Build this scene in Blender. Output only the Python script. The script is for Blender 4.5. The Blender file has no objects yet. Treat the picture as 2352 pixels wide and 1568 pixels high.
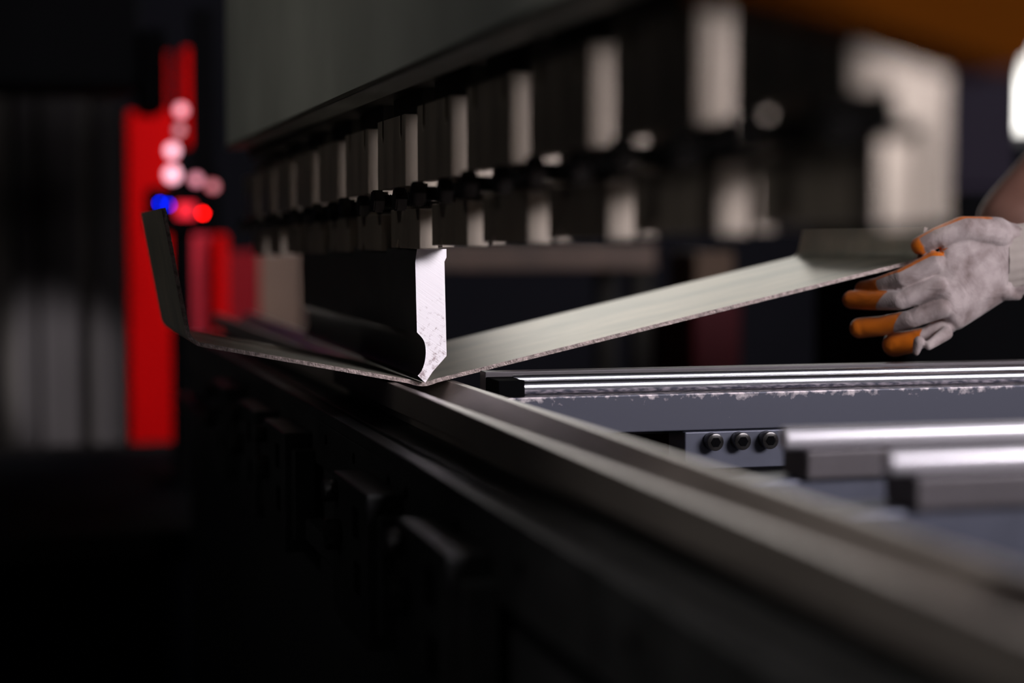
import bpy, bmesh, math, random
from mathutils import Vector, Matrix
random.seed(4)
SC = bpy.context.scene
COL = SC.collection

# ------------------------------------------------------------------ camera
PX, PY, FPX = 1176.0, 784.0, 4100.0            # image centre and focal length in pixels (2352 wide)
yaw, pitch = math.radians(15.332), math.radians(3.336)
FW = Vector((-math.cos(yaw)*math.cos(pitch), math.sin(yaw)*math.cos(pitch), -math.sin(pitch)))
RT = Vector((math.sin(yaw), math.cos(yaw), 0))
UP = RT.cross(FW)
CAM = Vector((1.2666, -0.2818, 1.1057))
cam = bpy.data.cameras.new('camera'); co = bpy.data.objects.new('camera', cam); COL.objects.link(co)
co.matrix_world = Matrix(((RT.x, UP.x, -FW.x, CAM.x), (RT.y, UP.y, -FW.y, CAM.y), (RT.z, UP.z, -FW.z, CAM.z), (0, 0, 0, 1)))
cam.sensor_width = 36; cam.lens = FPX/2352*36; cam.clip_start = .01; cam.clip_end = 60
cam.dof.use_dof = True; cam.dof.focus_distance = 1.30; cam.dof.aperture_fstop = 2.8
SC.camera = co

# ------------------------------------------------------------------ world, exposure
w = bpy.data.worlds.new('world'); SC.world = w; w.use_nodes = True
w.node_tree.nodes['Background'].inputs[0].default_value = (.5, .55, .7, 1)
w.node_tree.nodes['Background'].inputs[1].default_value = .001
vs = SC.view_settings; vs.view_transform = 'Standard'; vs.look = 'None'; vs.gamma = 1; vs.use_curve_mapping = False
vs.exposure = 0.0
KEY, FAR_WIN, ADD_FILL, ADD_SPOT = 32.0, 2.1, .25, 1100.0   # window behind the camera, window at the back, added hall fill pane, added cabinet spot

# ------------------------------------------------------------------ materials
def mat(name, base, rough=.5, metal=0., noise=0., nscale=20., dark=None, bump=0., bscale=200., emit=None, estr=0., spec=.5, stretch=(1, 1, 1), coat=0.):
    m = bpy.data.materials.new(name); m.use_nodes = True
    nt = m.node_tree; b = nt.nodes['Principled BSDF']
    b.inputs['Base Color'].default_value = (*base, 1); b.inputs['Roughness'].default_value = rough
    b.inputs['Metallic'].default_value = metal; b.inputs['Specular IOR Level'].default_value = spec
    if coat: b.inputs['Coat Weight'].default_value = coat
    if emit: b.inputs['Emission Color'].default_value = (*emit, 1); b.inputs['Emission Strength'].default_value = estr
    if noise or bump:
        tc = nt.nodes.new('ShaderNodeTexCoord'); mp = nt.nodes.new('ShaderNodeMapping'); mp.inputs['Scale'].default_value = stretch
        nt.links.new(tc.outputs['Object'], mp.inputs[0])
    if noise:
        n = nt.nodes.new('ShaderNodeTexNoise'); n.inputs['Scale'].default_value = nscale; n.inputs['Detail'].default_value = 6
        r = nt.nodes.new('ShaderNodeValToRGB'); r.color_ramp.elements[0].position = .35; r.color_ramp.elements[1].position = .7
        d = dark or tuple(c*(1-noise) for c in base)
        r.color_ramp.elements[0].color = (*d, 1); r.color_ramp.elements[1].color = (*base, 1)
        nt.links.new(mp.outputs[0], n.inputs[0]); nt.links.new(n.outputs[0], r.inputs[0]); nt.links.new(r.outputs[0], b.inputs['Base Color'])
    if bump:
        n2 = nt.nodes.new('ShaderNodeTexNoise'); n2.inputs['Scale'].default_value = bscale; n2.inputs['Detail'].default_value = 3
        bp = nt.nodes.new('ShaderNodeBump'); bp.inputs['Strength'].default_value = bump; bp.inputs['Distance'].default_value = .001
        nt.links.new(mp.outputs[0], n2.inputs[0]); nt.links.new(n2.outputs[0], bp.inputs['Height']); nt.links.new(bp.outputs[0], b.inputs['Normal'])
    return m

M = {}
M['paint'] = mat('ram_paint', (.52, .54, .49), .45, 0, .25, 6, bump=.15, bscale=350)
M['clamp'] = mat('clamp_steel', (.44, .375, .315), .40, .75, .4, 40, bump=.1, stretch=(1, 1, .25))
M['clamp_dark'] = mat('dark_and_shaded_steel', (.075, .068, .055), .5, .2, .4, 40, bump=.1)
M['black_steel'] = mat('black_steel', (.035, .033, .032), .38, .6, .4, 60)
M['bolt'] = mat('bolt_steel', (.09, .085, .085), .2, .85, .5, 90)
M['bed'] = mat('bed_paint', (.03, .03, .033), .5, 0, .3, 10)
M['holder'] = mat('die_holder_steel', (.042, .042, .044), .45, .3, .5, 25, bump=.1)
M['die'] = mat('die_steel', (.44, .385, .355), .34, .65, .3, 30, stretch=(.3, 1, 1), bump=.08)
M['sheet'] = mat('sheet_steel', (.66, .60, .49), .33, .65, .22, 22, dark=(.44, .43, .36), bump=.12, bscale=60, stretch=(1, .35, 1))
M['sheet_edge'] = mat('sheet_cut_edge', (.42, .33, .31), .45, .4, .6, 300, bump=.8, bscale=700)
M['chrome'] = mat('chrome_rod', (.80, .80, .86), .27, 1.)
M['bright'] = mat('bright_steel_rod', (.85, .82, .88), .38, .6)
M['rail'] = mat('rail_steel', (.085, .09, .125), .42, .4, .25, 30)
M['arm'] = mat('arm_grey', (.09, .078, .086), .45, .3, .25, 20)
M['black'] = mat('black_plastic', (.0025, .0025, .003), .8, spec=.02)
M['red'] = mat('red_paint', (.62, .001, .002), .6, 0, .15, 3, spec=.03)
M['lit_red'] = mat('lit_red_paint', (.62, .02, .045), .55, 0, .3, 3, spec=.15)  # the frame's red with pinkish light mixed into the colour
M['shaded_red'] = mat('shaded_red_paint', (.22, .002, .008), .6, 0, .3, 3, spec=.1)  # the frame's red darkened, shade painted in for the rear panel
M['trolley'] = mat('trolley_red', (.034, .002, .004), .6, spec=.1)
M['tan'] = mat('tan_board', (.15, .088, .056), .6, 0, .3, 5)
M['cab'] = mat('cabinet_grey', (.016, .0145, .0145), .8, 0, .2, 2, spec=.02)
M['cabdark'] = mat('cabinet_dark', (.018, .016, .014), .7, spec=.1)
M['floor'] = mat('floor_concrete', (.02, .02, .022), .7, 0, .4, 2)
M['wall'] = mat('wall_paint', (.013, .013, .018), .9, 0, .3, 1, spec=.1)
M['navy'] = mat('navy_paint', (.014, .011, .018), .7, spec=.06)
M['orange'] = mat('orange_paint', (.075, .019, .0003), .9, 0, .15, 5, spec=.03)
M['skin'] = mat('skin', (.30, .14, .105), .5, 0, .2, 40)
M['shirt'] = mat('shirt_navy', (.03, .035, .07), .8, 0, .3, 40)
M['hair'] = mat('hair_dark', (.02, .015, .01), .5)
M['bench'] = mat('bench_black', (.003, .0034, .0055), .9, spec=.02)
M['cardboard'] = mat('cardboard', (.06, .033, .018), .8)
M['wood'] = mat('brown_wood', (.11, .06, .04), .6, 0, .4, 8)
M['frame'] = mat('window_frame', (.2, .2, .2), .5)
M['pane_key'] = mat('pane_front', (1, 1, 1), .2, emit=(1, .95, 1.0), estr=KEY)
M['pane_far'] = mat('pane_back', (1, 1, 1), .2, emit=(1, .97, .90), estr=FAR_WIN)
M['pane_fill'] = mat('pane_fill', (1, 1, 1), .2, emit=(.95, 1, .95), estr=ADD_FILL)
M['blue_led'] = mat('blue_light', (0, 0, .3), .3, emit=(0, .012, 1), estr=14)
M['red_led'] = mat('red_light', (.4, 0, 0), .3, emit=(1, .003, .002), estr=26)
M['red_disp'] = mat('red_display', (.3, 0, 0), .3, emit=(1, .004, .03), estr=1.1)
def lamp(n, c, s): M[n] = mat(n, (.8, .6, .65), .3, emit=c, estr=s)
lamp('pink_lamp', (1, .25, .33), 1.5); lamp('mauve_lamp', (.6, .17, .24), .7); lamp('pale_lamp', (1, .42, .54), 2.0); lamp('rose_lamp', (1, .22, .33), 1.0); lamp('crimson_lamp', (.8, .02, .05), .8)

# punch: ground steel with diagonal grinding marks on its end
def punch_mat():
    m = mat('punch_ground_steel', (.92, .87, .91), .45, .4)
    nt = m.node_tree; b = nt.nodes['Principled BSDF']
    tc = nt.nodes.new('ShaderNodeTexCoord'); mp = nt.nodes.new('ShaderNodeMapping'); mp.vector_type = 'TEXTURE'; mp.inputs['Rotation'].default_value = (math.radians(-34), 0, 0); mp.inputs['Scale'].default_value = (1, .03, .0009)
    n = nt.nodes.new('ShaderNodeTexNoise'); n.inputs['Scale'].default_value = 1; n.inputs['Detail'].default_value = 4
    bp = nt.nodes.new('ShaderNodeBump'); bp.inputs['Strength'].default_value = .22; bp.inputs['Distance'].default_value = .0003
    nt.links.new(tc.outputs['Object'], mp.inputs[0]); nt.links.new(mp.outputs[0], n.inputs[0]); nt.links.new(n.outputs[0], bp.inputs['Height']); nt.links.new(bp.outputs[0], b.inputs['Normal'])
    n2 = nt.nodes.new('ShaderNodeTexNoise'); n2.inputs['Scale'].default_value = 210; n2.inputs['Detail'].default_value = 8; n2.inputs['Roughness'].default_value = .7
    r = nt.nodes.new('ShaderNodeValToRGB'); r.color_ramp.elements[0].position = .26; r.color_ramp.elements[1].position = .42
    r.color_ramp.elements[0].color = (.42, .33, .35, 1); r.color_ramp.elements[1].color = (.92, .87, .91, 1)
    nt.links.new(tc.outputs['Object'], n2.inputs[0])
    # smudges and fine dark grinding lines; lower half painted darker for glare fall-off
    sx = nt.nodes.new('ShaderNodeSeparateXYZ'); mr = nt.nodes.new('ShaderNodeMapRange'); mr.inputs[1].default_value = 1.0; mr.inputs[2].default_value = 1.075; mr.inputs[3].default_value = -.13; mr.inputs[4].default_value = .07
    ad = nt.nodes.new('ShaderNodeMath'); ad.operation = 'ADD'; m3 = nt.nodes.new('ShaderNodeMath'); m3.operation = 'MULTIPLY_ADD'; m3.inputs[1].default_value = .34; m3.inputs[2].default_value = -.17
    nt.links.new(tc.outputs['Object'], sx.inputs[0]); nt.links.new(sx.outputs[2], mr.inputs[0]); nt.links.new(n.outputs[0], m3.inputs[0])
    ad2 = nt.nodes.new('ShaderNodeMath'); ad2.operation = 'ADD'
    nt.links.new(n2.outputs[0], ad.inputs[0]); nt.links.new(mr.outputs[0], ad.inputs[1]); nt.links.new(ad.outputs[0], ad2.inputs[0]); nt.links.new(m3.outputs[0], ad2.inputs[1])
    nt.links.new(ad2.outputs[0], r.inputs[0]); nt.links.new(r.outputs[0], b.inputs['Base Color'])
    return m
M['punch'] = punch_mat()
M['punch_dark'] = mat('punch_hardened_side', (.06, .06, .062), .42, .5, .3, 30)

def rail_mat():
    m = mat('worn_rail', (.17, .19, .26), .42, .35)
    nt = m.node_tree; b = nt.nodes['Principled BSDF']
    tc = nt.nodes.new('ShaderNodeTexCoord'); n = nt.nodes.new('ShaderNodeTexNoise'); n.inputs['Scale'].default_value = 160; n.inputs['Detail'].default_value = 7
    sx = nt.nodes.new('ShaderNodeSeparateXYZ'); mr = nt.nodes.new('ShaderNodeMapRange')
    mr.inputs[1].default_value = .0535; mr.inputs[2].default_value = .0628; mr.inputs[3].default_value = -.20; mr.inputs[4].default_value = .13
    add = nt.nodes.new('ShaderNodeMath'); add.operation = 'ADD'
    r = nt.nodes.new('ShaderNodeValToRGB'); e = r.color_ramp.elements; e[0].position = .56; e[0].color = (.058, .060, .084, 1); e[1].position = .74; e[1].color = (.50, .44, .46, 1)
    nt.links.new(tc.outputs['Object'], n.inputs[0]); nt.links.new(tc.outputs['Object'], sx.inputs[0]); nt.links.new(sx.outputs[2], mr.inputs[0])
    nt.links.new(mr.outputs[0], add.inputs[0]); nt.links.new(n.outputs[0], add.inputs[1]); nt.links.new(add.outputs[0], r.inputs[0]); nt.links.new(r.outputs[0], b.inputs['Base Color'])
    return m
M['worn'] = rail_mat()

def glove_mat():
    m = mat('knit_glove', (.62, .56, .56), .85, 0); nt = m.node_tree; b = nt.nodes['Principled BSDF']
    b.inputs['Sheen Weight'].default_value = .15; b.inputs['Specular IOR Level'].default_value = .22
    at = nt.nodes.new('ShaderNodeAttribute'); at.attribute_name = 'coat'
    al = nt.nodes.new('ShaderNodeAttribute'); al.attribute_name = 'along'
    tc = nt.nodes.new('ShaderNodeTexCoord')
    n = nt.nodes.new('ShaderNodeTexNoise'); n.inputs['Scale'].default_value = 45; n.inputs['Detail'].default_value = 5
    nt.links.new(tc.outputs['Object'], n.inputs[0])
    # dirty knit colour
    r = nt.nodes.new('ShaderNodeValToRGB'); e = r.color_ramp.elements; e[0].position = .36; e[0].color = (.20, .15, .145, 1); e[1].position = .62; e[1].color = (.45, .375, .37, 1)
    nt.links.new(n.outputs[0], r.inputs[0])
    # edge of the dipped coating
    ad = nt.nodes.new('ShaderNodeMath'); ad.operation = 'MULTIPLY_ADD'; ad.inputs[1].default_value = .35; nt.links.new(n.outputs[0], ad.inputs[0]); nt.links.new(at.outputs['Fac'], ad.inputs[2])
    cr = nt.nodes.new('ShaderNodeValToRGB'); cr.color_ramp.elements[0].position = .64; cr.color_ramp.elements[1].position = .71
    nt.links.new(ad.outputs[0], cr.inputs[0])
    mx = nt.nodes.new('ShaderNodeMix'); mx.data_type = 'RGBA'; mx.inputs[7].default_value = (.50, .115, .001, 1)
    nt.links.new(cr.outputs[0], mx.inputs[0]); nt.links.new(r.outputs[0], mx.inputs[6]); nt.links.new(mx.outputs[2], b.inputs['Base Color'])
    ro = nt.nodes.new('ShaderNodeMapRange'); ro.inputs[3].default_value = .9; ro.inputs[4].default_value = .38
    nt.links.new(cr.outputs[0], ro.inputs[0]); nt.links.new(ro.outputs[0], b.inputs['Roughness'])
    # knit rows plus soft creases
    sn = nt.nodes.new('ShaderNodeMath'); sn.operation = 'SINE'; mu = nt.nodes.new('ShaderNodeMath'); mu.operation = 'MULTIPLY'; mu.inputs[1].default_value = 2*math.pi/.00095
    nt.links.new(al.outputs['Fac'], mu.inputs[0]); nt.links.new(mu.outputs[0], sn.inputs[0])
    iv = nt.nodes.new('ShaderNodeMath'); iv.operation = 'SUBTRACT'; iv.inputs[0].default_value = 1; nt.links.new(cr.outputs[0], iv.inputs[1])
    m2 = nt.nodes.new('ShaderNodeMath'); m2.operation = 'MULTIPLY'; nt.links.new(sn.outputs[0], m2.inputs[0]); nt.links.new(iv.outputs[0], m2.inputs[1])
    b1 = nt.nodes.new('ShaderNodeBump'); b1.inputs['Strength'].default_value = .22; b1.inputs['Distance'].default_value = .0005; nt.links.new(m2.outputs[0], b1.inputs['Height'])
    n3 = nt.nodes.new('ShaderNodeTexNoise'); n3.inputs['Scale'].default_value = 38; n3.inputs['Detail'].default_value = 3; n3.inputs['Distortion'].default_value = 1.2
    nt.links.new(tc.outputs['Object'], n3.inputs[0])
    b2 = nt.nodes.new('ShaderNodeBump'); b2.inputs['Strength'].default_value = .4; b2.inputs['Distance'].default_value = .006
    nt.links.new(n3.outputs[0], b2.inputs['Height']); nt.links.new(b1.outputs[0], b2.inputs['Normal']); nt.links.new(b2.outputs[0], b.inputs['Normal'])
    return m
M['glove'] = glove_mat()
M['cuff'] = mat('cuff_knit', (.42, .36, .33), .9, 0, .25, 30)

# ------------------------------------------------------------------ helpers
def at(x, y, X):                       # the point where the sight line of photo pixel (x, y) meets the plane X
    d = RT*((x-PX)/FPX) - UP*((y-PY)/FPX) + FW
    return CAM + d*((X-CAM.x)/d.x)
def new(): return bmesh.new()
def box(bm, x0, x1, y0, y1, z0, z1, bev=0., seg=2):
    t = bmesh.new(); bmesh.ops.create_cube(t, size=1)
    for v in t.verts: v.co = Vector((x0+(v.co.x+.5)*(x1-x0), y0+(v.co.y+.5)*(y1-y0), z0+(v.co.z+.5)*(z1-z0)))
    if bev: bmesh.ops.bevel(t, geom=t.edges[:], offset=bev, segments=seg, affect='EDGES', profile=.5)
    merge(bm, t); return bm
def merge(bm, t):
    me = bpy.data.meshes.new('tmp'); t.to_mesh(me); t.free(); bm.from_mesh(me); bpy.data.meshes.remove(me)
def prism(bm, pts, a0, a1, axis='x', bev=0.):
    """closed outline pts extruded along an axis: x -> pts are (y, z); y -> pts are (x, z)"""
    t = bmesh.new()
    def P(p, a): return (a, p[0], p[1]) if axis == 'x' else (p[0], a, p[1])
    A = [t.verts.new(P(p, a0)) for p in pts]; B = [t.verts.new(P(p, a1)) for p in pts]
    fs = [t.faces.new(A), t.faces.new(B[::-1])]
    n = len(pts)
    for i in range(n): t.faces.new((A[i], B[i], B[(i+1) % n], A[(i+1) % n]))
    bmesh.ops.recalc_face_normals(t, faces=t.faces[:])
    if bev: bmesh.ops.bevel(t, geom=t.edges[:], offset=bev, segments=2, affect='EDGES', profile=.5, clamp_overlap=True)
    merge(bm, t); return bm
def cyl(bm, p0, p1, r, n=24, r1=None, bev=0.):
    p0, p1 = Vector(p0), Vector(p1); d = p1-p0; t = bmesh.new()
    bmesh.ops.create_cone(t, cap_ends=True, segments=n, radius1=r, radius2=r if r1 is None else r1, depth=d.length)
    if bev: bmesh.ops.bevel(t, geom=[e for e in t.edges if abs(e.verts[0].co.z-e.verts[1].co.z) < 1e-7], offset=bev, segments=2, affect='EDGES', profile=.5)
    q = Vector((0, 0, 1)).rotation_difference(d.normalized()).to_matrix().to_4x4()
    bmesh.ops.transform(t, matrix=Matrix.Translation((p0+p1)/2) @ q, verts=t.verts[:]); merge(bm, t); return bm
def hull(bm, balls, n=10):
    t = bmesh.new()
    for (c, r) in balls:
        s = bmesh.new(); bmesh.ops.create_uvsphere(s, u_segments=2*n, v_segments=n, radius=r)
        bmesh.ops.translate(s, vec=Vector(c), verts=s.verts[:]); merge(t, s)
    bmesh.ops.convex_hull(t, input=t.verts[:], use_existing_faces=False)
    bmesh.ops.delete(t, geom=[v for v in t.verts if not v.link_faces], context='VERTS'); 
    keep = bmesh.new(); me = bpy.data.meshes.new('h')
    # keep only hull faces
    t.to_mesh(me); t.free(); keep.from_mesh(me); bpy.data.meshes.remove(me)
    loose = [v for v in keep.verts if not v.link_faces]; bmesh.ops.delete(keep, geom=loose, context='VERTS')
    merge(bm, keep); return bm
def obj(name, bm, m, parent=None, smooth=False, origin=None):
    me = bpy.data.meshes.new(name); bmesh.ops.recalc_face_normals(bm, faces=bm.faces[:]); bm.to_mesh(me); bm.free()
    for x in (m if isinstance(m, (list, tuple)) else [m]): me.materials.append(x)
    if smooth:
        for p in me.polygons: p.use_smooth = True
        if smooth != 'all': me.set_sharp_from_angle(angle=math.radians(40))
    o = bpy.data.objects.new(name, me); COL.objects.link(o)
    if parent: o.parent = parent
    return o
def tag(o, label, cat, group=None):
    o['label'] = label; o['category'] = cat
    if group: o['group'] = group
    return o
def thing(name, label, cat, loc=(0, 0, 0), group=None):
    o = bpy.data.objects.new(name, None); COL.objects.link(o); o.location = loc; o.empty_display_size = .05
    return tag(o, label, cat, group)
def struct(name, bm, m, parent=None):
    o = obj(name, bm, m, parent)
    if not parent: o['kind'] = 'structure'
    return o
def copy_tree(o, parent=None):
    c = o.copy(); COL.objects.link(c)
    if parent: c.parent = parent
    for ch in list(o.children): copy_tree(ch, c)
    return c
def remesh(name, bm, m, voxel, smooth_it, parent=None):
    me = bpy.data.meshes.new('tmp'); bm.to_mesh(me); bm.free(); t = bpy.data.objects.new('tmp', me); COL.objects.link(t)
    r = t.modifiers.new('r', 'REMESH'); r.mode = 'VOXEL'; r.voxel_size = voxel
    s = t.modifiers.new('s', 'SMOOTH'); s.iterations = smooth_it; s.factor = .5
    dg = bpy.context.evaluated_depsgraph_get(); dg.update()
    out = bpy.data.meshes.new_from_object(t.evaluated_get(dg)); out.name = name
    bpy.data.objects.remove(t); out.materials.clear(); out.materials.append(m)
    for p in out.polygons: p.use_smooth = True
    o = bpy.data.objects.new(name, out); COL.objects.link(o)
    if parent: o.parent = parent
    return o

# ------------------------------------------------------------------ room
RX0, RX1, RY0, RY1, RZ = -6.6, 4.6, -4.2, 7.5, 4.4
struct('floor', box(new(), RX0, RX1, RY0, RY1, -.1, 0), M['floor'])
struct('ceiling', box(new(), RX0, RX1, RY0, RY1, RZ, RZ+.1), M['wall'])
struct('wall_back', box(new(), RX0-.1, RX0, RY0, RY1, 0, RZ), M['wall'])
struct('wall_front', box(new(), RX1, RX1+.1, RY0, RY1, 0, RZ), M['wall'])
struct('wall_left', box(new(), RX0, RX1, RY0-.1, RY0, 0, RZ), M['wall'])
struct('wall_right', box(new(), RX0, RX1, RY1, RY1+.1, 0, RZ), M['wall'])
def window(name, axis, pos, a0, a1, z0, z1, pane, inward, bars=3):
    """a framed window set against a wall; axis x: wall plane at X=pos, a = Y range"""
    def bx(bm, u0, u1, w0, w1, d0, d1, bev=0):
        e0, e1 = sorted((pos+inward*d0, pos+inward*d1))
        return box(bm, e0, e1, u0, u1, w0, w1, bev) if axis == 'x' else box(bm, u0, u1, e0, e1, w0, w1, bev)
    p = struct(name, bx(new(), a0, a1, z0, z1, .005, .02), pane)
    f = new(); t = .05
    bx(f, a0-t, a1+t, z1, z1+t, 0, .06); bx(f, a0-t, a1+t, z0-t, z0, 0, .06); bx(f, a0-t, a0, z0, z1, 0, .06); bx(f, a1, a1+t, z0, z1, 0, .06)
    for i in range(1, bars):
        c = a0+(a1-a0)*i/bars; bx(f, c-.012, c+.012, z0, z1, .02, .045)
    obj('window_frame', f, M['frame'], p)
window('window_1', 'x', RX0, 1.3, 7.2, 1.62, 3.1, M['pane_far'], 1, 5)
window('window_2', 'x', RX1, 1.2, 4.4, 2.45, 3.75, M['pane_key'], -1, 3)
window('added_fill_pane', 'y', RY0, .2, 2.8, 2.5, 3.7, M['pane_fill'], 1, 3)  # added pane, unseen, as dim fill for the beam face

# ------------------------------------------------------------------ press brake: upper beam
beam = thing('upper_beam', 'wide grey green painted steel beam with a dark underside above the row of clamps', 'press beam', (-.8, 0, 1.2065))
def part(name, bm, m, par, smooth=False):
    bmesh.ops.translate(bm, vec=-Vector(par.location), verts=bm.verts[:]); return obj(name, bm, m, par, smooth)
part('face_plate', box(new(), -.812, .88, -.053, -.028, 1.2065, 2.3, .0012), M['paint'], beam)
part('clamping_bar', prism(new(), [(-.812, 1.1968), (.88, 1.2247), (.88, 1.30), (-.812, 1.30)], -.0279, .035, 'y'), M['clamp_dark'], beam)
part('gap_blocker', prism(new(), [(-.812, 1.1155), (.68, 1.1400), (.68, 1.1565), (-.812, 1.1320)], .0153, .021, 'y'), M['clamp_dark'], beam)  # added blocker: stops the back window shining through the clamp gaps
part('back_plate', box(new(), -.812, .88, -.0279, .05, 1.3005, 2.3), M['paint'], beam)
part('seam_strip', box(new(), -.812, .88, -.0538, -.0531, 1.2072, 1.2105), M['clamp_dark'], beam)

# ------------------------------------------------------------------ tool clamps in a row under the beam
def clamp_proto():
    r = thing('tool_clamp', '', 'tool clamp', (0, 0, 1.1435)); z = 1.1435
    L = .1
    b = new()
    prism(b, [(-.0095, 1.1435), (-.0095, 1.1925), (.0150, 1.1925), (.0150, 1.0985), (.0062, 1.0985), (.0062, 1.131), (-.0045, 1.131), (-.0045, 1.1435)], -L, 0, 'x', .0004)
    part('holder_body', b, M['clamp'], r)
    part('neck', box(new(), -L, 0, -.0080, .0140, 1.1926, 1.2105), M['clamp_dark'], r)  # dark material paints in the shade under the beam
    # front block with two pointed slots in its top edge
    def slot(c): return [(c-.0045, 1.1925), (c-.0045, 1.180), (c-.0005, 1.1745), (c+.0035, 1.180), (c+.0035, 1.1925)]
    pts = [(-L, 1.1412), (0, 1.1418), (0, 1.1925)] + slot(-.014)[::-1] + slot(-.080)[::-1] + [(-L, 1.1925)]
    part('front_block', prism(new(), pts, -.0205, -.0096, 'y', .0005), M['clamp'], r)
    pp = [(-L, 1.0978), (-.080, 1.0978), (-.074, 1.105), (-.068, 1.0978), (0, 1.0974), (0, 1.1262), (-L, 1.1262)]
    part('clamp_plate', prism(new(), pp, -.0105, .0035, 'y', .0008), M['clamp'], r)
    for x, dy in ((-.004, .0025), (-.070, -.0005)):
        h = new(); c = Vector((x, dy, 1.1325))
        t = bmesh.new(); bmesh.ops.create_cone(t, cap_ends=True, segments=6, radius1=.0093, radius2=.0093, depth=.008)
        bmesh.ops.bevel(t, geom=[e for e in t.edges if abs(e.verts[0].co.z-e.verts[1].co.z) < 1e-7], offset=.0011, segments=2, affect='EDGES')
        bmesh.ops.transform(t, matrix=Matrix.Translation(c+Vector((0, -.0262, 0))) @ Matrix.Rotation(math.radians(90), 4, 'X') @ Matrix.Rotation(math.radians(30), 4, 'Z'), verts=t.verts[:]); merge(h, t)
        bolt = part('hex_bolt', h, M['bolt'], r)
        s = new()
        for i in range(11):                                   # thread ridges
            y = -.022+dy+i*.0016
            cyl(s, (x, y, 1.1325), (x, y+.0008, 1.1325), .0044, 18, .0052); cyl(s, (x, y+.0008, 1.1325), (x, y+.0016, 1.1325), .0052, 18, .0044)
        bmesh.ops.translate(s, vec=-Vector(r.location), verts=s.verts[:]); obj('thread', s, M['black_steel'], bolt)
    return r
cl_labels = {5: 'nearest steel tool clamp, largest and brightest, at the right end of the clamp row',
             4: 'second steel tool clamp from the right end of the clamp row, blurred',
             3: 'third steel tool clamp from the right end of the clamp row, blurred',
             2: 'fourth steel tool clamp from the right end of the clamp row',
             1: 'first steel tool clamp to the right of the bright punch end',
             0: 'sharp steel tool clamp directly above the bright punch end',
             -1: 'steel tool clamp just left of the one over the bright punch end',
             -2: 'steel tool clamp second to the left of the bright punch end',
             -3: 'fourth steel tool clamp from the far left end of the row, blurred and dark',
             -4: 'third steel tool clamp from the far left end of the row, blurred and dark',
             -5: 'second steel tool clamp from the far left end of the row, blurred and dark',
             -6: 'farthest steel tool clamp, small and dark at the left end of the row'}
proto = None
for k in range(5, -7, -1):
    c = clamp_proto() if proto is None else copy_tree(proto)
    if proto is None: proto = c
    c.location = (.0285+.1405*k, 0, 1.1435+.00232*k); c['label'] = cl_labels[k]; c['group'] = 'tool clamps under the beam'

# ------------------------------------------------------------------ punch
prof = [(.0160, 1.0973), (.0160, 1.0912), (.0145, 1.0881), (.0148, 1.0725), (.0160, 1.0194), (.0057, 1.0083), (0, 1.0), (-.0057, 1.0054)]
ctrl = [(-.0057, 1.0054), (-.0030, 1.0085), (-.0006, 1.0146), (.0004, 1.0229), (-.0010, 1.0308), (-.0061, 1.0369)]
def bez(P, n=5):
    out = []
    for i in range(len(P)-1):
        p0 = P[max(i-1, 0)]; p1 = P[i]; p2 = P[i+1]; p3 = P[min(i+2, len(P)-1)]
        for j in range(n):
            t = j/n; out.append(tuple(.5*((2*p1[a])+(-p0[a]+p2[a])*t+(2*p0[a]-5*p1[a]+4*p2[a]-p3[a])*t*t+(-p0[a]+3*p1[a]-3*p2[a]+p3[a])*t**3) for a in (0, 1)))
    return out+[P[-1]]
prof = prof[:-1] + bez(ctrl) + [(-.0072, 1.0880), (-.0070, 1.0895), (-.0058, 1.0973), (.0040, 1.0973), (.0040, 1.1250), (.0060, 1.1250), (.0060, 1.0973)]
pb = new(); prism(pb, prof, -.548, 0, 'x')
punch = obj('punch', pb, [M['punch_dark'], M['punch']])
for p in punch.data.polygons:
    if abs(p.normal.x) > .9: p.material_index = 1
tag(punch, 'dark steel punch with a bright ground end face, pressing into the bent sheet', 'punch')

# ------------------------------------------------------------------ bent sheet
mid = [(-.1845, 1.1260), (-.1695, 1.0400)]
def arc(c0, c1, c2, n=6):                                    # rounded corner through c1
    return [tuple((1-t)**2*c0[a]+2*t*(1-t)*c1[a]+t*t*c2[a] for a in (0, 1)) for t in [i/n for i in range(n+1)]]
T_ = .0030
sh = [(-.1857, 1.1260)] + arc((-.1700, 1.0395), (-.1683, 1.0318), (-.1600, 1.0298)) + arc((-.0100, 1.0006), (0, .9961), (.0100, 1.0008)) + arc((.3930, 1.0857), (.4010, 1.0874), (.4025, 1.0955)) + [(.4065, 1.1140)]
def offset(P, d):
    out = []
    for i, p in enumerate(P):
        a = Vector(P[max(i-1, 0)]); b = Vector(P[min(i+1, len(P)-1)]); t = (b-a).normalized(); out.append((p[0]-t.y*d, p[1]+t.x*d))
    return out
shb = new(); prism(shb, offset(sh, T_/2) + offset(sh, -T_/2)[::-1], -.236, -.008, 'x')
sheet = obj('bent_sheet', shb, [M['sheet'], M['sheet_edge']], smooth=True)
for p in sheet.data.polygons:
    if abs(p.normal.x) > .9: p.material_index = 1
tag(sheet, 'pale steel sheet bent into a shallow V under the punch, with upturned ends', 'metal sheet')

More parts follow.
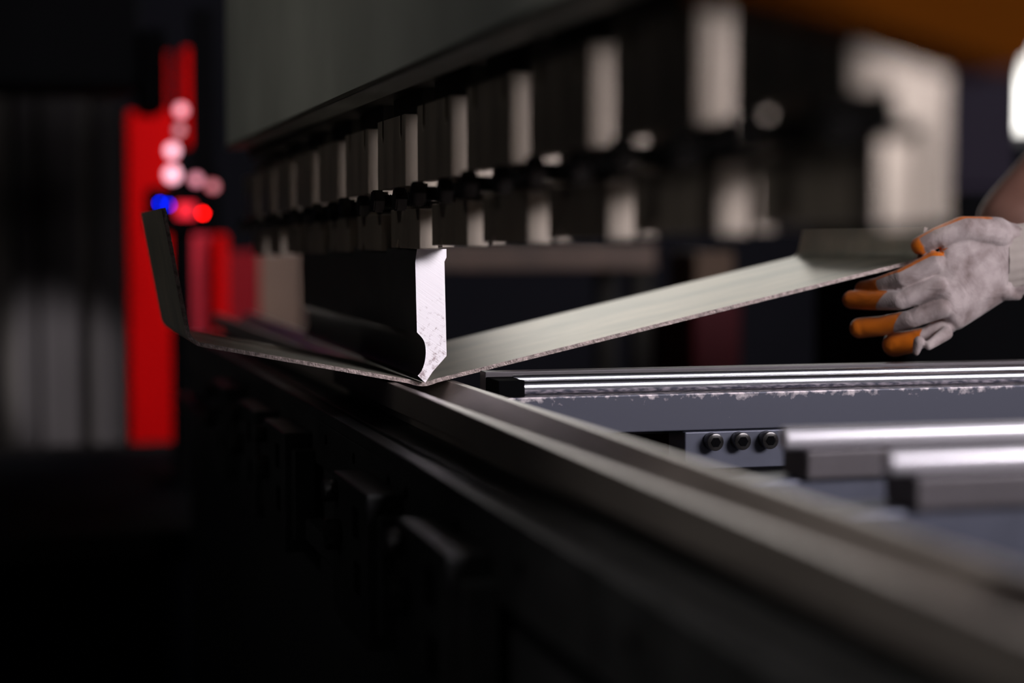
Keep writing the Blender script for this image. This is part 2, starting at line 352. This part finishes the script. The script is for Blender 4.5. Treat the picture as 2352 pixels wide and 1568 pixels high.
# ------------------------------------------------------------------ die, holder, bed
die_p = [(-.0258, 1.0), (-.0195, 1.0), (-.002, .9815), (.002, .9815), (.0195, 1.0), (.0261, 1.0), (.0261, .9815), (.013, .9790), (.013, .9705), (-.013, .9705), (-.013, .9790), (-.0258, .9815)]
die = obj('vee_die', prism(new(), die_p, -1.24, 1.12, 'x', .0007), M['die']); tag(die, 'long steel V-groove die running from the punch to the lower right corner', 'die')
hold = thing('die_holder', 'dark steel holder rail under the long V-groove die', 'die holder', (0, 0, .93))
part('base_rail', box(new(), -1.3, 1.12, -.0565, .0390, .925, .9605, .001), M['holder'], hold)
part('top_rail', box(new(), -1.3, 1.12, -.0410, .0300, .9606, .9704, .001), M['holder'], hold)
part('front_lip', box(new(), -1.3, 1.12, -.0565, -.0440, .9606, .9700, .001), M['holder'], hold)
for x in (-.10, .02, .145, .20, .33, .46, .62):
    b = new(); cyl(b, (x, -.0572, .949), (x, -.0560, .949), .004, 16); part('screw_hole', b, M['black'], hold)
bed = thing('machine_bed', 'black machine bed below the die holder, filling the bottom of the photo', 'machine bed', (0, 0, 0))
part('bed_plate', box(new(), -1.35, 1.12, -.050, .0390, 0, .9248, .002), M['bed'], bed)
part('bed_ledge', box(new(), -1.35, 1.12, -.0650, -.0501, .862, .880, .002), M['bed'], bed)

def holder_clamp():
    r = thing('adjusting_block', '', 'clamp block', (0, -.0566, .90))
    part('plate', box(new(), -.062, .062, -.0800, -.0567, .850, .9475, .0015), M['holder'], r)
    part('side_lug', box(new(), .0625, .078, -.0740, -.0567, .862, .935, .0012), M['holder'], r)
    for (x, z, rr) in ((-.045, .936, .0075), (-.035, .908, .0105)):
        b = new(); cyl(b, (x, -.0900, z), (x, -.0800, z), rr, 24, bev=.0015); n_ = part('bolt', b, M['black_steel'], r, True)
    for (x, z) in ((.025, .925), (.030, .890)):
        b = new(); box(b, x-.010, x+.010, -.0805, -.0798, z-.010, z+.010, .0002); part('recess', b, M['black'], r)
    return r
hb = None
for x, lab in ((.130, 'dark bolted block on the die holder, lower middle, nearest one that is clearly visible'),
               (.345, 'dark blurred block on the die holder, right of the clearly visible one'),
               (-.23, 'dark block on the die holder, first to the left of the clearly visible one'),
               (-.42, 'small dark block on the die holder, second to the left of the clearly visible one'),
               (-.68, 'smallest dark block at the far left end of the die holder')):
    c = holder_clamp() if hb is None else copy_tree(hb); hb = hb or c
    c.location.x = x; c['label'] = lab; c['group'] = 'blocks bolted along the die holder'

# ------------------------------------------------------------------ sheet support arms (right)
arm = thing('support_arm', 'steel support arm with a thin chrome rod above a worn blue grey rail', 'support arm', (.05, .04, .93))
part('rear_rail', box(new(), .004, .020, .0400, 0.85, .960, 1.0085, .0006), M['arm'], arm)
part('rear_rod', cyl(new(), (.029, .0580, 1.0030), (.029, 0.84, 1.0030), .0036, 24), M['chrome'], arm, True)
part('front_rod', cyl(new(), (.050, .0594, .9992), (.050, 0.84, .9992), .0046, 32), M['chrome'], arm, True)
part('end_block', box(new(), .0205, .057, .0400, .0594, .9932, 1.0050, .0008), M['black'], arm)
part('rail_plate', box(new(), .0205, .060, .0450, 0.85, .9660, .9930, .0009), M['worn'], arm)
br = part('screw_bracket', box(new(), .0300, .0640, .1772, .84, .938, .9655, .0010), M['rail'], arm)
for y in (.1973, .2185, .2400):
    s = new(); cyl(s, (.0641, y, .9586), (.0735, y, .9586), .0064, 28, bev=.0008); sc_ = part('socket_screw', s, M['bolt'], arm, True)
    s = new(); t = bmesh.new(); bmesh.ops.create_cone(t, cap_ends=True, segments=6, radius1=.0037, radius2=.0037, depth=.0008)
    bmesh.ops.transform(t, matrix=Matrix.Translation((.0737, y, .9586)) @ Matrix.Rotation(math.radians(90), 4, 'Y'), verts=t.verts[:]); merge(s, t)
    bmesh.ops.translate(s, vec=-Vector(arm.location), verts=s.verts[:]); obj('hex_socket', s, M['black'], sc_)
def low_arm(x, ys, z, r, lab):
    a = thing('support_arm', lab, 'support arm', (x, .0395, z-.06))
    part('rod', cyl(new(), (x, ys, z), (x, 0.84, z), r, 32, bev=.0012), M['bright'], a, True)
    part('carrier', box(new(), x-.022, x+.012, ys+.010, 0.85, z-.022, z-.0060, .0012), M['arm'], a)
    part('beam', box(new(), x-.026, x+.006, .0395, 0.85, z-.060, z-.0225, .0015), M['rail'], a)
    return a
low_arm(.35, .1260, .9935, .0066, 'blurred support arm with a chrome rod, between the socket screws and the nearest arm')
low_arm(.50, .1130, .9990, .0064, 'nearest support arm with a chrome rod, most blurred, at the right edge')

# ------------------------------------------------------------------ orange cover at top right
poly = [(-.0950, 1.2050), (-.0930, 1.1735)] + [(-.05, 1.1652), (-.0148, 1.1558)] + arc((-.006, 1.1542), (.0015, 1.1530), (.0045, 1.1600)) + [(.012, 1.172), (.030, 1.2050)]
oc = obj('orange_cover', prism(new(), poly, .775, .805, 'x', .002), M['orange']); tag(oc, 'dark orange rounded cover, very blurred, in the top right corner', 'cover')

# ------------------------------------------------------------------ post beside the window
bc = thing('low_cabinet', 'black low cabinet in the dark behind the gloved hand', 'cabinet', (-1.25, 1.2, 0))
part('body', box(new(), -1.45, -1.12, .98, 1.62, .06, 1.17, .006), M['black'], bc)
part('plinth', box(new(), -1.43, -1.14, 1.0, 1.60, 0, .06), M['black'], bc)
post = thing('steel_post', 'dark navy upright post behind the glove, left of the bright window', 'post', (-1.2, 1.125, 1.17))
part('column', box(new(), -1.26, -1.16, 1.040, 1.176, 1.182, 3.2, .008), M['navy'], post)
part('base_plate', box(new(), -1.30, -1.13, 1.000, 1.215, 1.1702, 1.182, .002), M['navy'], post)

# ------------------------------------------------------------------ far end of the machine (left)
rf = thing('machine_housing', 'bright red painted machine housing standing at the far left end of the beam', 'machine housing', (-2.65, 0, 0))
part('column', box(new(), -2.72, -2.60, -.0652, .036, 0, 1.372, .006), M['red'], rf)
part('upper_strut', box(new(), -2.70, -2.61, -.0160, .026, 1.373, 1.50, .004), M['red'], rf)
part('side_strut', box(new(), -2.70, -2.62, .054, .076, 1.30, 1.51, .004), M['red'], rf)
part('side_panel', box(new(), -2.70, -2.64, .0365, .112, .20, 1.112, .004), M['lit_red'], rf)
part('edge_channel', box(new(), -2.70, -2.585, .1125, .144, .20, 1.112, .006), M['red'], rf)
part('rear_panel', box(new(), -2.74, -2.70, .1445, .226, .20, 1.075, .004), M['shaded_red'], rf)
tp = thing('upright_board', 'tan brown upright board right of the red machine frame', 'board', (-2.75, .27, 0))
part('panel', box(new(), -2.79, -2.76, .229, .33, .06, 1.075, .003), M['tan'], tp)
part('foot', box(new(), -2.86, -2.70, .229, .33, 0, .059, .003), M['tan'], tp)

cb = thing('control_box', 'black control box with blue and red lights and pinkish lamps before the red frame', 'control box', (-2.05, 0, 1.11))
part('housing', box(new(), -2.08, -2.005, -.064, .070, 1.112, 1.196, .012, 4), M['black'], cb, True)
part('lamp_post', box(new(), -2.06, -2.03, .020, .062, 1.1965, 1.52, .004), M['black'], cb)
part('lamp_plate', box(new(), -2.03, -2.012, -.024, .066, 1.1965, 1.23, .003), M['black'], cb)
part('stand', cyl(new(), (-2.05, .0, .671), (-2.05, .0, 1.112), .02, 20), M['black'], cb, True)
part('stand_foot', cyl(new(), (-2.05, .0, .6555), (-2.05, .0, .6705), .045, 32), M['black'], cb, True)
def dot(name, x, y, r, m, X=-2.0045):
    p = at(x, y, X); b = new(); cyl(b, (X-.012, p.y, p.z), (X, p.y, p.z), r, 16, r*.8); return part(name, b, m, cb, True)
dot('blue_light', 368, 467, .0042, M['blue_led'])['label'] = 'left blue light'
dot('blue_light', 388, 470, .0034, M['blue_led'])['label'] = 'right blue light'
dot('red_light', 466, 490, .0044, M['red_led'])['label'] = 'round red light'
p0, p1 = at(405, 466, -2.0045), at(448, 500, -2.0045)
part('red_display', box(new(), -2.010, -2.0042, p0.y, p1.y, p1.z, p0.z, .0005), M['red_disp'], cb)
for (x, y, r, m, lb) in ((417, 252, .011, 'pink_lamp', 'topmost pink lamp'), (413, 298, .009, 'mauve_lamp', 'dim mauve lamp'), (397, 345, .012, 'pale_lamp', 'bright pale pink lamp'), (397, 400, .014, 'pale_lamp', 'brightest pale lamp just above the box'), (452, 412, .010, 'rose_lamp', 'rose lamp'), (490, 428, .010, 'crimson_lamp', 'crimson lamp')):
    dot('indicator_lamp', x, y, r, M[m], -2.000)['label'] = lb

bh = thing('overhead_housing', 'black box-shaped housing hanging above the grey cabinet at upper left', 'housing', (-2.3, -.2, 1.4))
part('body', box(new(), -2.45, -2.20, -.50, -.0585, 1.385, 2.6, .02), M['black'], bh)
part('side_box', box(new(), -2.40, -2.18, -.0580, -.013, 1.345, 1.50, .01), M['black'], bh)
part('hanger', box(new(), -2.36, -2.30, -.30, -.24, 2.6, RZ, .004), M['black'], bh)

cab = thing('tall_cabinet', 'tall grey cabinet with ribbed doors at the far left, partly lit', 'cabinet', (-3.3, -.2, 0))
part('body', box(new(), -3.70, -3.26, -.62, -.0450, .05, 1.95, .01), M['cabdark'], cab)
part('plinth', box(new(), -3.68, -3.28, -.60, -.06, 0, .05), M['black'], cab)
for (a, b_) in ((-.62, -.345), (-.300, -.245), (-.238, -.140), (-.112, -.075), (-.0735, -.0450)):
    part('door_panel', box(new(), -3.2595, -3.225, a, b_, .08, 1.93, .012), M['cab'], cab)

wb = thing('workbench', 'black workbench with a lower shelf at the bottom left', 'workbench', (-2.2, -.4, 0))
part('bench_top', box(new(), -2.55, -1.50, -1.2, .052, .612, .655, .004), M['bench'], wb)
part('shelf', box(new(), -2.45, -1.64, -1.15, -.14, .25, .28, .004), M['bench'], wb)
part('front_panel', box(new(), -1.56, -1.53, -1.18, .04, .0, .6118, .003), M['bench'], wb)
part('edge_strip', box(new(), -1.4995, -1.490, -1.2, -.09, .615, .652, .002), M['cabdark'], wb)
part('back_rim', box(new(), -2.57, -2.5505, -1.2, .05, .612, .672, .003), M['cab'], wb)
for x in (-2.48, -1.60):
    for y in (-1.13, .0): part('leg', box(new(), x-.03, x+.03, y-.03, y+.03, 0, .6118), M['bench'], wb)

# ------------------------------------------------------------------ things in the dark behind the sheet
sf = thing('storage_rack', 'dark brown storage rack in the gloom behind the punch', 'rack', (-2.6, .85, 0))
part('top_board', box(new(), -2.75, -2.45, .50, 1.068, 1.035, 1.092, .004), M['wood'], sf)
part('lower_board', box(new(), -2.75, -2.45, .50, 1.068, .45, .48, .004), M['cabdark'], sf)
for y in (.53, 1.04):
    for x in (-2.72, -2.48): part('leg', box(new(), x-.02, x+.02, y-.02, y+.02, 0, 1.035), M['cabdark'], sf)
cr = thing('tool_trolley', 'dark red tool trolley barely visible under the sheet on the right', 'trolley', (-2.65, 1.24, 0))
part('body', box(new(), -2.80, -2.50, 1.175, 1.292, .12, .965, .01), M['trolley'], cr)
for x in (-2.76, -2.54):
    for y in (1.20, 1.27): part('wheel', cyl(new(), (x, y-.012, .04), (x, y+.012, .04), .04, 20), M['black'], cr, True)
    part('axle_frame', box(new(), x-.015, x+.015, 1.18, 1.288, .05, .12), M['black'], cr)
cx_ = obj('cardboard_box', box(new(), -2.70, -2.52, 1.188, 1.28, .9655, 1.075, .004), M['cardboard']); tag(cx_, 'brown box standing on the dark red trolley', 'box')

# ------------------------------------------------------------------ added lamp, out of view, that throws the light patch on the cabinet
wl = thing('added_spot_lamp', 'added lamp on a stand, out of view, lighting the tall cabinet', 'lamp', (-1.6, -1.6, 0))
part('stand', cyl(new(), (-1.6, -1.6, 0), (-1.6, -1.6, 1.9), .02, 16), M['black'], wl, True)
part('foot', cyl(new(), (-1.6, -1.6, 0), (-1.6, -1.6, .02), .2, 24), M['black'], wl, True)
part('added_lamp_head', cyl(new(), (-1.58, -1.62, 1.95), (-1.66, -1.50, 1.85), .07, 24, .10), M['black'], wl, True)
def spot(name, loc, to, power, size, blend, rad, col, parent):
    l = bpy.data.lights.new(name, 'SPOT'); l.energy = power; l.spot_size = math.radians(size); l.spot_blend = blend; l.shadow_soft_size = rad; l.color = col
    o = bpy.data.objects.new(name, l); COL.objects.link(o); o.location = Vector(loc)-Vector(parent.location); o.parent = parent
    o.rotation_euler = (Vector(to)-Vector(loc)).to_track_quat('-Z', 'Y').to_euler(); return o
spot('added_light', (-1.67, -1.48, 1.84), (-3.22, -.15, .74), ADD_SPOT, 11, .7, .05, (1, .95, 1), wl)
def pendant(x, y, z, lab):  # added pendant lamp with its shade and cable, out of view
    l = thing('added_pendant_lamp', lab, 'lamp', (x, y, z))
    part('shade', cyl(new(), (x, y, z), (x, y, z+.17), .15, 28, .04), M['black'], l, True)
    part('cable', cyl(new(), (x, y, z+.17), (x, y, RZ), .006, 8), M['black'], l); return l
hl = pendant(-.15, -1.35, 1.72, 'added pendant lamp, out of view, lighting the grey painted beam')  # added, unseen: brightens the beam face more than the die
spot('added_light', (-.15, -1.35, 1.71), (-.30, 0, 1.74), 10.5, 84, .9, .10, (1, .94, .84), hl)
dl = pendant(.85, -.66, 2.35, 'added pendant lamp, out of view, lighting the near end of the long die')  # added, unseen: fills the die's groove with light
spot('added_light', (.85, -.66, 2.34), (.95, 0, 1.0), 46, 46, .7, .06, (1, .95, .88), dl)
pl = thing('added_pendant_lamp', 'added pendant lamp, out of view, lighting the red machine housing', 'lamp', (-2.15, .55, 2.3))  # added, unseen: picks out the red housing from the dark
part('shade', cyl(new(), (-2.15, .55, 2.3), (-2.15, .55, 2.45), .12, 28, .03), M['black'], pl, True)  # lampshade and cable of the added lamp
part('cable', cyl(new(), (-2.15, .55, 2.45), (-2.15, .55, RZ), .006, 8), M['black'], pl)
spot('added_light', (-2.15, .55, 2.29), (-2.60, .03, .98), 42, 32, .5, .06, (1, .9, .85), pl)

# ------------------------------------------------------------------ operator
Z3 = 3.564
def hz(x, y, X): return at(1850+x/Z3, 420+y/Z3, X)          # photo position of a glove feature, at its own depth
def R(z): return z/Z3*.000326
HX = .012
fing = {
 'thumb': [(hz(1560, 420, HX+.004), R(150)), (hz(1290, 385, HX+.006), R(118)), (hz(1070, 448, HX), R(92)), (hz(938, 512, HX-.004), R(80))],
 'index': [(hz(1060, 650, HX+.004), R(95)), (hz(790, 780, HX-.008), R(84)), (hz(600, 845, HX-.028), R(78)), (hz(470, 868, HX-.046), R(72))],
 'middle': [(hz(1090, 850, HX+.007), R(95)), (hz(770, 960, HX-.007), R(84)), (hz(540, 962, HX-.030), R(84)), (hz(378, 955, HX-.046), R(82))],
 'ring': [(hz(1120, 1020, HX+.006), R(90)), (hz(860, 1115, HX-.006), R(78)), (hz(620, 1172, HX-.026), R(88)), (hz(445, 1188, HX-.040), R(90))],
 'pinky': [(hz(1170, 1150, HX-.002), R(85)), (hz(990, 1255, HX-.009), R(80)), (hz(860, 1300, HX-.018), R(100)), (hz(730, 1322, HX-.028), R(108))]}
wrist = hz(1690, 645, HX)
cuff_end = hz(1980, 600, HX+.004)
def glove_bm():
    b = new()
    for ch in fing.values():
        for (a, c) in zip(ch, ch[1:]): hull(b, [a, c], 9)
    W1, W2, W3 = hz(1640, 460, HX), hz(1630, 640, HX), hz(1590, 830, HX)
    B = R(135)
    palm = [(hz(1330, 430, HX+.002), R(130)), (hz(1130, 680, HX+.002), R(104)), (hz(1150, 850, HX+.005), R(104)), (hz(1180, 1010, HX+.004), R(108)), (hz(1230, 1110, HX), R(98)), (W1, R(150)), (W2, R(160)), (W3, R(140))]
    hull(b, palm, 9)
    hull(b, [(hz(1560, 420, HX), R(150)), (hz(1400, 560, HX), R(140)), (W1, R(145))], 9)
    hull(b, [(W1, R(150)), (W3, R(140)), (hz(1720, 470, HX), R(140)), (hz(1720, 800, HX), R(140))], 9)
    hull(b, [(hz(1290, 385, HX+.004), R(100)), (hz(1330, 500, HX), R(95)), (hz(1180, 610, HX), R(80))], 9)
    # pinched folds of the loose knit near the little finger and the wrist
    hull(b, [(hz(1010, 1330, HX+.010), R(40)), (hz(1150, 1230, HX+.006), R(60))], 7)
    hull(b, [(hz(905, 1385, HX+.004), R(32)), (hz(930, 1300, HX+.006), R(50))], 7)
    hull(b, [(hz(1735, 920, HX+.004), R(45)), (hz(1610, 880, HX+.006), R(90))], 7)
    return b
def coat_of(v, nrm):
    best = None
    for nm, ch in fing.items():
        tot = sum((ch[i+1][0]-ch[i][0]).length for i in range(3)); acc = 0
        for i in range(3):
            a, c = ch[i][0], ch[i+1][0]; d = c-a; t = max(0, min(1, (v-a).dot(d)/d.length_squared)); q = a+d*t
            dist = (v-q).length-(ch[i][1]*(1-t)+ch[i+1][1]*t)
            if best is None or dist < best[0]: best = (dist, nm, (acc+d.length*t)/tot, acc+d.length*t)
            acc += d.length
    dist, nm, s, al = best
    palm = -nrm.x*1.5-.30
    if nm == 'thumb': f = max(palm, (.52-nrm.x)*2.2 if s > .12 else palm, (s-.97)*6)
    elif nm == 'index': f = max(palm, (nrm.z-.60)*4, (s-.68)*7)
    else: f = max(palm, (s-{'middle': .60, 'ring': .50, 'pinky': .50}[nm]+.08*nrm.z)*8)
    if dist > .003: f = palm
    return max(-1, min(1, f))*.5+.5*(1 if f > 0 else 1)-.5+.5, al
body_bm = new()
def limb(bm, *pts):
    for a, c in zip(pts, pts[1:]): hull(bm, [a, c], 8)
SH_L, SH_R = Vector((.12, .99, 1.40)), Vector((-.37, .99, 1.40))
EL_L, EL_R = Vector((.10, .77, 1.135)), Vector((-.36, .700, 1.120))
RW = Vector((-.30, .86, 1.075))
def mirror(v):                                               # the right glove: mirrored and turned so that it rests at the hip
    d = v-wrist; return RW + Matrix.Rotation(math.radians(205), 3, 'Z') @ Vector((-d.x, d.y, d.z))
limb(body_bm, (hz(1350, 640, HX), .008), (wrist, .013), (wrist.lerp(EL_L, .10), .0145), (wrist.lerp(EL_L, .4), .033), (EL_L, .040), (SH_L, .052))
limb(body_bm, (mirror(hz(1350, 640, HX)), .008), (RW, .013), (RW.lerp(EL_R, .15), .021), (RW.lerp(EL_R, .5), .034), (EL_R, .042), (SH_R, .052))
hull(body_bm, [((-.30, 1.02, 1.38), .075), ((.05, 1.02, 1.38), .075), ((-.25, 1.04, 1.05), .085), ((0, 1.04, 1.05), .085)])
hull(body_bm, [((-.25, 1.04, 1.05), .085), ((0, 1.04, 1.05), .085), ((-.22, 1.05, .92), .10), ((-.03, 1.05, .92), .10)])
limb(body_bm, ((-.125, 1.0, 1.42), .06), ((-.125, .965, 1.55), .052))
hull(body_bm, [((-.125, .945, 1.66), .088), ((-.125, .92, 1.56), .055), ((-.125, .895, 1.545), .035)])
limb(body_bm, ((-.125, .855, 1.645), .012), ((-.125, .836, 1.605), .016)); 
for s in (-1, 1): hull(body_bm, [((-.125+s*.088, .955, 1.63), .014), ((-.125+s*.088, .955, 1.59), .011)], 6)
hull(body_bm, [((-.150, .868, 1.565), .009), ((-.100, .868, 1.565), .009)], 6)
for s in (-1, 1):
    hx = -.125+s*.095
    limb(body_bm, ((hx, 1.05, .90), .085), ((hx+s*.03, 1.02, .50), .055), ((hx+s*.05, 1.06, .09), .035)); limb(body_bm, ((hx+s*.05, 1.07, .05), .035), ((hx+s*.06, .90, .035), .025))
person = remesh('person', body_bm, M['skin'], .006, 6)
tag(person, 'person at the right edge holding the sheet in a grey and orange glove', 'person')
def glove(mir):
    o = remesh('glove', glove_bm(), M['glove'], .0010, 4, person)
    me = o.data; ca = me.attributes.new('coat', 'FLOAT', 'POINT'); aa = me.attributes.new('along', 'FLOAT', 'POINT')
    axis = (wrist-fing['middle'][0][0]).normalized()
    for i, v in enumerate(me.vertices):
        f, al = coat_of(v.co, v.normal); ca.data[i].value = f; aa.data[i].value = v.co.dot(Vector((0, .85, .5)).normalized()) if False else v.co.dot(axis)
    c = new(); n = 88; rings = 14
    V = []
    for j in range(rings):
        t = j/(rings-1); ctr = wrist.lerp(cuff_end, t)+Vector((0, -.011, 0)); row = []
        sq = 1-.05*math.sin(t*3.14); 
        for i in range(n):
            a = 2*math.pi*i/n; rib = 1+.022*math.sin(22*a)
            row.append(c.verts.new(ctr+Vector((math.cos(a)*.0168*sq*rib*(.9+.1*min(1, t*4)), 0, math.sin(a)*R(318)*sq*rib*(1-.03*t)))))
        V.append(row)
    for j in range(rings-1):
        for i in range(n): c.faces.new((V[j][i], V[j][(i+1) % n], V[j+1][(i+1) % n], V[j+1][i]))
    cu = obj('cuff', c, M['cuff'], o, 'all')
    if mir:
        for ob in (o, cu):
            for v in ob.data.vertices: v.co = mirror(v.co)
            ob.data.flip_normals()
    return o
glove(False)['label'] = 'off-white knit glove with orange coated fingers'
glove(True)
sb = new()
hull(sb, [((-.30, 1.02, 1.38), .088), ((.05, 1.02, 1.38), .088), ((-.25, 1.04, 1.05), .100), ((0, 1.04, 1.05), .100)])
hull(sb, [((-.25, 1.04, 1.05), .100), ((0, 1.04, 1.05), .100), ((-.22, 1.05, .95), .105), ((-.03, 1.05, .95), .105)])
limb(sb, ((.06, 1.0, 1.40), .072), (SH_L, .066), (SH_L.lerp(EL_L, .6), .062)); limb(sb, ((-.31, 1.0, 1.40), .072), (SH_R, .066), (SH_R.lerp(EL_R, .6), .062))
remesh('shirt', sb, M['shirt'], .008, 4, person)
tb = new()
for s in (-1, 1):
    hx = -.125+s*.095; limb(tb, ((hx, 1.05, .93), .112), ((hx+s*.03, 1.02, .50), .075), ((hx+s*.05, 1.06, .12), .06))
remesh('trousers', tb, M['shirt'], .009, 4, person)
for s in (-1, 1):
    hx = -.125+s*.145; q = new(); hull(q, [((hx, 1.09, .048), .046), ((hx+s*.01, .88, .036), .034), ((hx, 1.07, .09), .045)]); obj('shoe', q, M['black'], person, 'all')
hb_ = new(); hull(hb_, [((-.125, .965, 1.675), .092), ((-.125, 1.0, 1.63), .06), ((-.125, .93, 1.70), .07)]); obj('hair', hb_, M['hair'], person, 'all')
